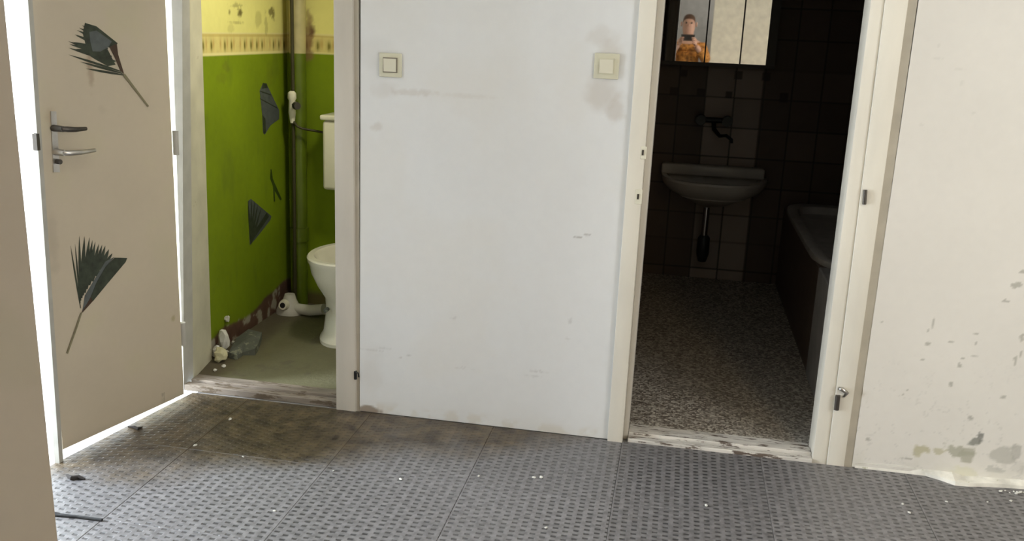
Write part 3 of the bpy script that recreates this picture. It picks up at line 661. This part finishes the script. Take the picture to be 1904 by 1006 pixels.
panel('wall_bathroom_right', (1.40, BY, -.01), -YA, ZA, BY-3.36, 2.51, .012, .1, 'tilepaint', bath_side)
panel('wall_bathroom_left', (-.78, 3.36, -.01), YA, ZA, BY-3.36, 2.51, .02, .1, 'tilepaint', bath_side)
struct('floor_bathroom', 'terrazzo', (-.78, 3.365, -.03, 1.40, BY, 0))
# low painted ledge in front of the tub
TXX = .645; TE = 4.19
struct('trim_14', 'ledge', (TXX+.004, 3.37, 0, 1.395, TE-.01, .50), bev=.006)
tub = empty('bathtub', (1.0, 5.0, 0), 'long bathtub with a brown tiled side along the right bathroom wall', 'bathtub')
bm = bmesh.new(); box(bm, TXX+.012, TE+.005, 0, TXX+.05, 5.80, .485); finish('side_panel', bm, 'tubp', tub)
bm = bmesh.new()
cx, cy = (TXX+1.39)/2, (TE+5.80)/2; rx, ry = (1.39-TXX)/2, (5.80-TE)/2
loft(bm, [(cx, cy, .47, rx-.01, ry-.01), (cx, cy, .487, rx, ry), (cx, cy, .510, rx, ry), (cx, cy, .516, rx-.012, ry-.012), (cx, cy, .508, rx-.055, ry-.07), (cx, cy, .46, rx-.075, ry-.10), (cx, cy, .2, rx-.12, ry-.2), (cx, cy, .12, rx-.2, ry-.32)], 64, power=7)
finish('tub_shell', bm, 'tubw', tub, smooth='auto')
# mirror cabinet
MY = 5.70; MZ = 1.325
p0 = at(1243, 109, Y=MY).x; p1 = at(1310, 110, Y=MY).x; p2 = at(1376, 112, Y=MY).x; p3 = at(1424, 114, Y=MY).x; p4 = at(1441, 116, Y=MY).x
mc = empty('mirror_cabinet', ((p0+p4)/2, MY, MZ-.02), 'dark framed three door mirror cabinet over the washbasin', 'mirror cabinet')
bm = bmesh.new(); box(bm, p0-.03, MY+.012, MZ-.03, p4, BY-.002, MZ+.62); bevel(bm, .003, 1); finish('cabinet', bm, 'mframe', mc)
bm = bmesh.new(); box(bm, p0-.03, MY-.008, MZ-.034, p4, MY+.011, MZ-.014); finish('bottom_rail', bm, 'mframe', mc)
bm = bmesh.new(); box(bm, p3+.004, MY-.008, MZ-.013, p4, MY+.011, MZ+.62); finish('side_rail', bm, 'mframe', mc)
for i, (a, c, tw) in enumerate(((p0-.022, p1-.004, 0), (p1+.004, p2-.004, 0.0), (p2+.004, p3, 1.6))):
    bm = bmesh.new(); box(bm, a, MY, MZ-.012, c, MY+.004, MZ+.60)
    w_ = bmesh.ops.rotate(bm, verts=bm.verts, cent=(a, MY+.004, 0), matrix=Matrix.Rotation(math.radians(-tw), 3, 'Z'))
    finish('mirror_door', bm, 'mirror', mc)
# wall mixer tap
q1 = at(1303, 222, Y=5.75); q2 = at(1352, 224, Y=5.75); zc = q1.z; ym = 5.75
tap = empty('mixer_tap', ((q1.x+q2.x)/2, BY-.01, zc), 'dark wall mounted mixer tap above the washbasin', 'tap')
bm = bmesh.new(); tube(bm, [(q1.x, ym, zc), (q2.x, ym, zc)], .017, 16); finish('tap_body', bm, 'darkchrome', tap, smooth='auto')
for q in (q1, q2):
    bm = bmesh.new(); tube(bm, [(q.x, BY-.001, zc), (q.x, ym, zc)], [.026, .018], 14); tube(bm, [(q.x, ym, zc), (q.x, ym-.02, zc), (q.x, ym-.05, zc)], [.026, .034, .030], 12); finish('tap_handle', bm, 'darkchrome', tap, smooth='auto')
xm = (q1.x+q2.x)/2; e = at(1360, 260, Y=5.60)
bm = bmesh.new(); tube(bm, [(xm, ym, zc-.01), (xm+.005, ym-.03, zc-.05), (xm+.04, ym-.07, zc-.085), (e.x-.03, 5.62, e.z+.02), (e.x, 5.60, e.z), (e.x+.002, 5.598, e.z-.02)], [.014, .013, .011, .010, .010, .009], 12); finish('spout', bm, 'darkchrome', tap, smooth='auto')
# washbasin
bx0, bx1 = -.09, .525; bcx = (bx0+bx1)/2+.005; bz = .655
wb = empty('washbasin', (bcx, BY, .5), 'white ceramic washbasin on the back wall under the mirror cabinet', 'washbasin')
def dshape(bm, secs, n=40):
    rings = []
    for w, d, z, yb in secs:        # half width, depth from the wall, height, back y
        rg = []
        for k in range(n+1):
            a = math.pi*k/n; c, s = math.cos(a), math.sin(a)
            rg.append(bm.verts.new((bcx+w*math.copysign(abs(c)**.75, c), yb-d*abs(s)**.8, z)))
        rings.append(rg)
    for a, b2 in zip(rings, rings[1:]):
        for k in range(n+1): bm.faces.new((a[k], a[(k+1) % (n+1)], b2[(k+1) % (n+1)], b2[k]))
    bm.faces.new(rings[0]); bm.faces.new(rings[-1][::-1])
bm = bmesh.new()
dshape(bm, [(.10, .16, .48, BY-.005), (.20, .30, .535, BY-.005), (.275, .39, .575, BY-.005), (.305, .43, .61, BY-.005), (.315, .445, .64, BY-.005), (.312, .44, .652, BY-.005), (.28, .36, .652, BY-.035), (.26, .33, .63, BY-.05), (.2, .24, .54, BY-.09), (.06, .1, .52, BY-.14)])
finish('basin_bowl', bm, 'ceramic2', wb, smooth='auto')
bm = bmesh.new(); box(bm, bx0, BY-.10, .648, bx1-.01, BY-.003, .712); bevel(bm, .012, 3); finish('backsplash', bm, 'ceramic2', wb, smooth='auto')
tr = empty('drain_trap', (.20, 5.62, .2), 'dark bottle trap hanging under the washbasin', 'drain trap')
tx_ = at(1313, 400, Y=5.62).x
bm = bmesh.new(); tube(bm, [(tx_, 5.62, .48), (tx_, 5.62, .30)], .018, 14); finish('tail_pipe', bm, 'chrome', tr, smooth='auto')
bm = bmesh.new(); tube(bm, [(tx_, 5.62, .31), (tx_, 5.62, .295), (tx_, 5.62, .20), (tx_, 5.62, .15)], [.024, .036, .038, .024], 18); finish('bottle', bm, 'darkchrome', tr, smooth='auto')
bm = bmesh.new(); tube(bm, [(tx_, 5.62, .27), (tx_, 5.72, .28), (tx_, BY-.002, .28)], .016, 12); finish('waste_pipe', bm, 'darkchrome', tr, smooth='auto')

# ================================================================== hall shell
fa = at(141, 846, Z=-.0105); fb = at(344, 741, Z=-.0105); fd = (fb-fa)/(fb.y-fa.y)
bm = bmesh.new(); near = fa+fd*(1.9-fa.y); y2 = 3.37; far = fb+fd*(y2-fb.y)
slab(bm, [(-2.75, -1.45, -.0105), (2.7, -1.45, -.0105), (2.7, y2, -.0105), (far.x, y2, -.0105), (near.x, near.y, -.0105), (-2.75, 1.9, -.0105)], (0, 0, -1), .05)
tag(finish('floor', bm, 'dark'), kind='structure')
struct('ceiling', 'ceiling', (-2.7, -1.5, 2.5, 2.75, 6.0, 2.58))
struct('wall_side', 'cream', (2.62, -1.4, -.01, 2.72, .05, 2.5), (2.62, 1.85, -.01, 2.72, 3.4, 2.5), (2.62, .05, -.01, 2.72, 1.85, .9), (2.62, .05, 2.2, 2.72, 1.85, 2.5))
struct('window_1', 'frame', (2.60, .05, .9, 2.66, .11, 2.2), (2.60, 1.79, .9, 2.66, 1.85, 2.2), (2.60, .11, .9, 2.66, 1.79, .96), (2.60, .11, 2.14, 2.66, 1.79, 2.2), (2.61, .93, .96, 2.65, .97, 2.14))
M['rearw'] = mat('rear_wall_cream', (.90, .86, .74), .8)
struct('window_light_block', 'cream', (2.665, .05, .9, 2.70, 1.85, 2.2))  # unseen slab added to shut sky light out of the window
struct('wall_rear', 'rearw', (.30, -1.40, -.01, 2.62, -1.30, 2.5), (-2.6, -1.40, -.01, -.62, -1.30, 2.5), (-.62, -1.40, 2.05, .30, -1.30, 2.5))
struct('wall_next_room', 'nextroom', (-.8, -3.1, -.01, 1.4, -3.0, 2.5), (-.9, -3.0, -.01, -.8, -1.41, 2.5), (1.4, -3.0, -.01, 1.5, -1.41, 2.5), (-.8, -3.0, 2.5, 1.4, -1.41, 2.55), (-.8, -3.0, -.06, 1.4, -1.45, -.0105))
# left outer wall follows the line of the street door; the doorway runs from the near jamb to the frame post
def oblong(name, m, s0, s1, z0, z1, t=.12, off=-.05):
    bm = bmesh.new(); a = A+DU*s0+DN*off; c = A+DU*s1+DN*off; n = -DN*t
    hexa(bm, [a+ZA*z0, c+ZA*z0, c+n+ZA*z0, a+n+ZA*z0, a+ZA*z1, c+ZA*z1, c+n+ZA*z1, a+n+ZA*z1]); return tag(finish(name, bm, m), kind='structure')
oblong('wall_left', 'cream', -4.2, -1.0, -.01, 2.5)
oblong('wall_left_head', 'cream', -.999, leafw+.02, 2.06, 2.5)
oblong('trim_15', 'concrete', -.30, leafw+.012, -.06, -.016, .8, .0)
# near partition on the left edge of the photograph
NPY = 1.12
e = vline((7, 0), (107, 1006), NPY)
def part_col(P, S, T):
    x = P[..., 0]; z = P[..., 2]; n = fbm(x, z, 6, 5, 71); f = fbm(x, z, 70, 3, 72)
    c = np.ones(P.shape)*np.array((.64, .535, .425))*(.93+.10*n+.03*f)[..., None]
    return mixc(c, smooth(n, .55, .8)*.2, (.42, .40, .26))
bm = None
panel('wall_partition', (-2.28, NPY, -.01), XA, ZA, 2.28+e(1.2), 2.51, .008, .07, 'leafpaint', part_col)
part = bpy.data.objects['wall_partition']     # the free end is cut back at an angle behind its front edge
xmx = max(v.co.x for v in part.data.vertices)
for v in part.data.vertices:
    z = v.co.z+part.location.z; dx = e(z)-e(1.2)
    if v.co.x > xmx-.3 and v.co.y < .001: v.co.x += dx*(1-(xmx-v.co.x)/.3)
    elif v.co.y > .01 and v.co.x > xmx-.005: v.co.x += dx-.085
# outside: yard floor, and added walls that screen off sky light
struct('ground_outside', 'concrete', (-12, -4, -.12, -1.5, 3.29, -.062))

M['screenw'] = mat('sky_screen_render', (.35, .35, .34), .9)
struct('wall_sky_screen', 'screenw', (-4.2, -4, -.12, -4.0, 3.29, 3.1))  # added to block the low sky so daylight enters steeply
struct('wall_sky_screen_side', 'outwall', (-12, 3.30, -.12, -2.12, 3.45, 3.2))  # added to hold back sky light on the far side of the door
# ================================================================== rubber floor mats
xs = [-2.58+.5*i*.0 for i in range(0)]
cols = [-2.086, -1.578, -1.073, -.595, -.112, .382, .875, 1.367, 1.86]
rows_ = [1.268, 1.768, 2.262, 2.760, 3.232]
names_r = ['nearest row', 'second row', 'row by the wall', 'row along the wall']
cn = ['far left', 'second from the left', 'third from the left', 'fourth from the left', 'middle', 'before the bathroom doorway', 'fifth', 'right']
protos = {}
colw = ['leftmost column beside the street door', 'second column, right of the street door', 'third column from the left', 'fourth column from the left', 'column before the bathroom doorway', 'column by the right bathroom frame', 'column below the chipped right wall', 'rightmost column']
roww = ['nearest row', 'nearest visible row', 'middle row', 'row touching the wall']
for r_ in range(1, 4):
    for c_i in range(8):
        if r_ == 1 and c_i > 3: continue
        x0, x1, y0, y1 = cols[c_i], cols[c_i+1], rows_[r_], rows_[r_+1]
        if r_ == 3 and c_i == 0: x0 = -1.99
        g = .0004; top_ = 0
        yy0, yy1 = y0+g, y1-g
        if c_i == 0 and r_ == 2: yy0 = y0+.004
        if c_i == 0 and r_ == 1: yy1 = y1-.010
        bm = bmesh.new()
        xe = lambda y: max(x0+g, fa.x+fd.x*(y-fa.y)+.002)
        if c_i == 0 and r_ >= 2:
            hexa(bm, [(xe(yy0), yy0, -.0098), (x1-g, yy0, -.0098), (x1-g, yy1, -.0098), (xe(yy1), yy1, -.0098), (xe(yy0), yy0, top_), (x1-g, yy0, top_), (x1-g, yy1, top_), (xe(yy1), yy1, top_)])
        else:
            box(bm, x0+g, yy0, -.0098, x1-g, yy1, top_)
        bevel(bm, .0012, 1)
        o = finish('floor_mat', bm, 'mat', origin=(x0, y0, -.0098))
        tag(o, 'grey slotted mat, %s, %s' % (roww[r_], colw[c_i]), 'floor mat', 'grey slotted rubber mats covering the hall floor')

# litter on the mats ---------------------------------------------------------
def stick(name, label, cat, pxs, r_, m='twig'):
    bm = bmesh.new(); pts = [at(px, py, Z=rr) for (px, py), rr in zip(pxs, r_)]
    tube(bm, pts, r_, 8); tag(finish(name, bm, m), label, cat)
stick('charred_stick', 'short black stick lying on the bright mat by the street door', 'stick', [(125, 884), (134, 889), (146, 887), (158, 891)], [.004, .008, .007, .003])
stick('twig', 'dark bent twig on the brown dirty floor in front of the street door', 'stick', [(238, 793), (250, 794), (256, 797), (264, 794)], [.002, .005, .006, .002])
p0_ = at(98, 957, Z=.004); p1_ = at(190, 967, Z=.004)
bm = bmesh.new(); tube(bm, [p0_, (p0_+p1_)/2+Vector((0, .003, 0)), p1_], .005, 8)  # black strip laid along the open gap between mats
tag(finish('black_gap_strip', bm, 'black'), 'long thin black strip along the mat gap at the lower left', 'strip')
for i, (px, py, s) in enumerate(((745, 892, .005), (993, 889, .005), (1006, 889, .006), (1313, 941, .005), (510, 951, .004), (363, 829, .006), (428, 781, .007), (1678, 938, .004), (1690, 954, .005), (890, 886, .004), (620, 876, .003), (1015, 982, .004), (1760, 934, .004), (1836, 934, .003), (452, 850, .004))):
    p = at(px, py, Z=0)
    chunk('paint_crumb', 'tiny white paint crumb scattered on the grey rubber mats', 'crumb', (p.x, p.y, 0), (s*1.5, s, s*.6), 'crumb', 'white paint crumbs on the mats', 50+i)
r = random.Random(9)
for i in range(14):
    p = at(r.uniform(1855, 1903), r.uniform(906, 935), Z=0); s = r.uniform(.002, .006)
    if p.y > 3.18: p.y = 3.18
    chunk('plaster_grit', 'bit of fallen plaster grit at the foot of the right wall', 'crumb', (p.x, p.y, 0), (s*1.4, s, s*.7), 'crumb', 'plaster grit below the chipped right wall', 80+i)

# ================================================================== light switches
def switch(label, px, py, w, ring):
    c = at(px, py, Y=D); s = empty('light_switch', (c.x, D, c.z-w/2), label, 'light switch')
    bm = bmesh.new(); box(bm, c.x-w/2, D-.009, c.z-w/2, c.x+w/2, D-.0005, c.z+w/2); bevel(bm, .003, 2); pt = finish('plate', bm, 'plastic', s, smooth='auto')
    a = w*.27
    bm = bmesh.new(); box(bm, c.x-a-.004, D-.0115, c.z-a-.004, c.x+a+.004, D-.0092, c.z+a+.004)
    finish('inner_frame', bm, 'plasticd' if not ring else 'plastic', pt)
    bm = bmesh.new(); hexa(bm, [(c.x-a, D-.015, c.z-a), (c.x+a, D-.015, c.z-a), (c.x+a, D-.0118, c.z-a), (c.x-a, D-.0118, c.z-a), (c.x-a, D-.019, c.z+a), (c.x+a, D-.019, c.z+a), (c.x+a, D-.0118, c.z+a), (c.x-a, D-.0118, c.z+a)])
    finish('rocker', bm, 'plastic2', pt)
switch('ivory light switch by the toilet doorway, dark line over its rocker', 727, 121, .082, False)
switch('ivory light switch with grubby wall around it by the bathroom doorway', 1128, 123, .084, True)

# ================================================================== added lamp body for the warm fill, and the person taking the picture
cl = empty('fill_lamp_body', (1.2, .7, 2.44), 'round lamp body added on the unseen ceiling for the warm fill', 'lamp')
bm = bmesh.new(); loft(bm, [(1.2, .7, 2.499, .14, .14), (1.2, .7, 2.47, .14, .14), (1.2, .7, 2.44, .10, .10)], 32); finish('fill_lamp_shade', bm, 'lamp', cl, smooth='auto')

person = empty('person', (0.0, -.42, 0), 'person in an orange brown jacket holding up a phone, reflected in the bathroom mirror', 'person')
def skinned(name, V, E, R_, m, parent, root=0, lev=2):
    me = bpy.data.meshes.new(name); O = parent.matrix_world.translation
    me.from_pydata([tuple(Vector(v)-O) for v in V], E, []); o = bpy.data.objects.new(name, me); COL.objects.link(o); o.parent = parent
    o.modifiers.new('s', 'SKIN'); o.modifiers.new('d', 'SUBSURF').levels = lev; o.modifiers['d'].render_levels = lev
    for i, (v, r2) in enumerate(zip(me.skin_vertices[0].data, R_)):
        v.radius = r2 if isinstance(r2, tuple) else (r2, r2); v.use_root = (i == root)
    me.materials.append(M[m]); 
    bpy.context.view_layer.update(); dg = bpy.context.evaluated_depsgraph_get()
    nm = bpy.data.meshes.new_from_object(o.evaluated_get(dg)); o.modifiers.clear(); o.data = nm
    for p_ in nm.polygons: p_.use_smooth = True
    return o
yb = -.42
Vb = [(0, yb, .93), (0, yb, 1.12), (0, yb, 1.30), (0, yb, 1.385), (0, yb+.005, 1.45), (0, yb+.02, 1.52), (0, yb+.03, 1.60), (0, yb+.02, 1.67),
      (.17, yb, 1.34), (.24, yb+.10, 1.18), (.10, yb+.30, 1.36), (-.17, yb, 1.34), (-.24, yb+.10, 1.18), (-.10, yb+.30, 1.36),
      (.10, yb, .88), (.11, yb+.02, .50), (.11, yb-.01, .10), (.12, yb+.10, .04), (-.10, yb, .88), (-.11, yb+.02, .50), (-.11, yb-.01, .10), (-.12, yb+.10, .04)]
Eb = [(0, 1), (1, 2), (2, 3), (3, 4), (4, 5), (5, 6), (6, 7), (3, 8), (8, 9), (9, 10), (3, 11), (11, 12), (12, 13), (0, 14), (14, 15), (15, 16), (16, 17), (0, 18), (18, 19), (19, 20), (20, 21)]
Rb = [(.15, .11), (.135, .10), (.15, .105), (.10, .08), .055, .075, .085, .06, .06, .045, .030, .06, .045, .030, .085, .058, .042, .035, .085, .058, .042, .035]
body = skinned('body', Vb, Eb, Rb, 'skin', person)
jk = skinned('jacket', [Vb[0], Vb[1], Vb[2], Vb[3], Vb[8], Vb[9], (.125, yb+.255, 1.335), Vb[11], Vb[12], (-.125, yb+.255, 1.335)], [(0, 1), (1, 2), (2, 3), (3, 4), (4, 5), (5, 6), (3, 7), (7, 8), (8, 9)], [(.175, .135), (.16, .125), (.175, .13), (.11, .095), .078, .062, .045, .078, .062, .045], 'orange', person)
tr_ = skinned('trousers', [Vb[0], Vb[14], Vb[15], (.11, yb-.01, .14), Vb[18], Vb[19], (-.11, yb-.01, .14)], [(0, 1), (1, 2), (2, 3), (0, 4), (4, 5), (5, 6)], [(.165, .125), .105, .075, .062, .105, .075, .062], 'trousers', person)
hr = skinned('hair', [(0, yb-.03, 1.56), (0, yb-.03, 1.65), (0, yb+.01, 1.715)], [(0, 1), (1, 2)], [.075, .085, .06], 'hair', person)
nose = skinned('nose', [(0, yb+.10, 1.60), (0, yb+.122, 1.575)], [(0, 1)], [.010, .012], 'skin', person)
for sx in (-1, 1):
    bm = bmesh.new(); bmesh.ops.create_uvsphere(bm, u_segments=12, v_segments=8, radius=.011); bm.transform(Matrix.Translation((sx*.032, yb+.100, 1.615))); finish('eye', bm, 'phone', person, smooth=True)
    bm = bmesh.new(); bmesh.ops.create_uvsphere(bm, u_segments=12, v_segments=8, radius=.026); bm.transform(Matrix.Translation((sx*.088, yb+.02, 1.60)) @ Matrix.Diagonal((.4, .7, 1.15, 1))); finish('ear', bm, 'skin', person, smooth=True)
    V_ = [(sx*.10, yb+.30, 1.36), (sx*.085, yb+.335, 1.40)]; E_ = [(0, 1)]; R2 = [.026, .032]
    for k in range(4):
        b0 = len(V_); zf = 1.425-.019*k+.015
        V_ += [(sx*.083, yb+.352, zf), (sx*.070, yb+.372, zf+.004), (sx*(.040+.004*k), yb+.372, zf+.004)]; E_ += [(1, b0), (b0, b0+1), (b0+1, b0+2)]; R2 += [.0095, .009, .008]
    b0 = len(V_); V_ += [(sx*.080, yb+.335, 1.375), (sx*.055, yb+.340, 1.392)]; E_ += [(1, b0), (b0, b0+1)]; R2 += [.011, .009]
    skinned('hand', V_, E_, R2, 'skin', person, 0, 1)
bm = bmesh.new(); box(bm, -.078, -.069, 1.408, .078, -.060, 1.482); bevel(bm, .003, 2)
ph = finish('phone', bm, 'phone'); tag(ph, 'black phone held up sideways by the person in the mirror', 'phone')
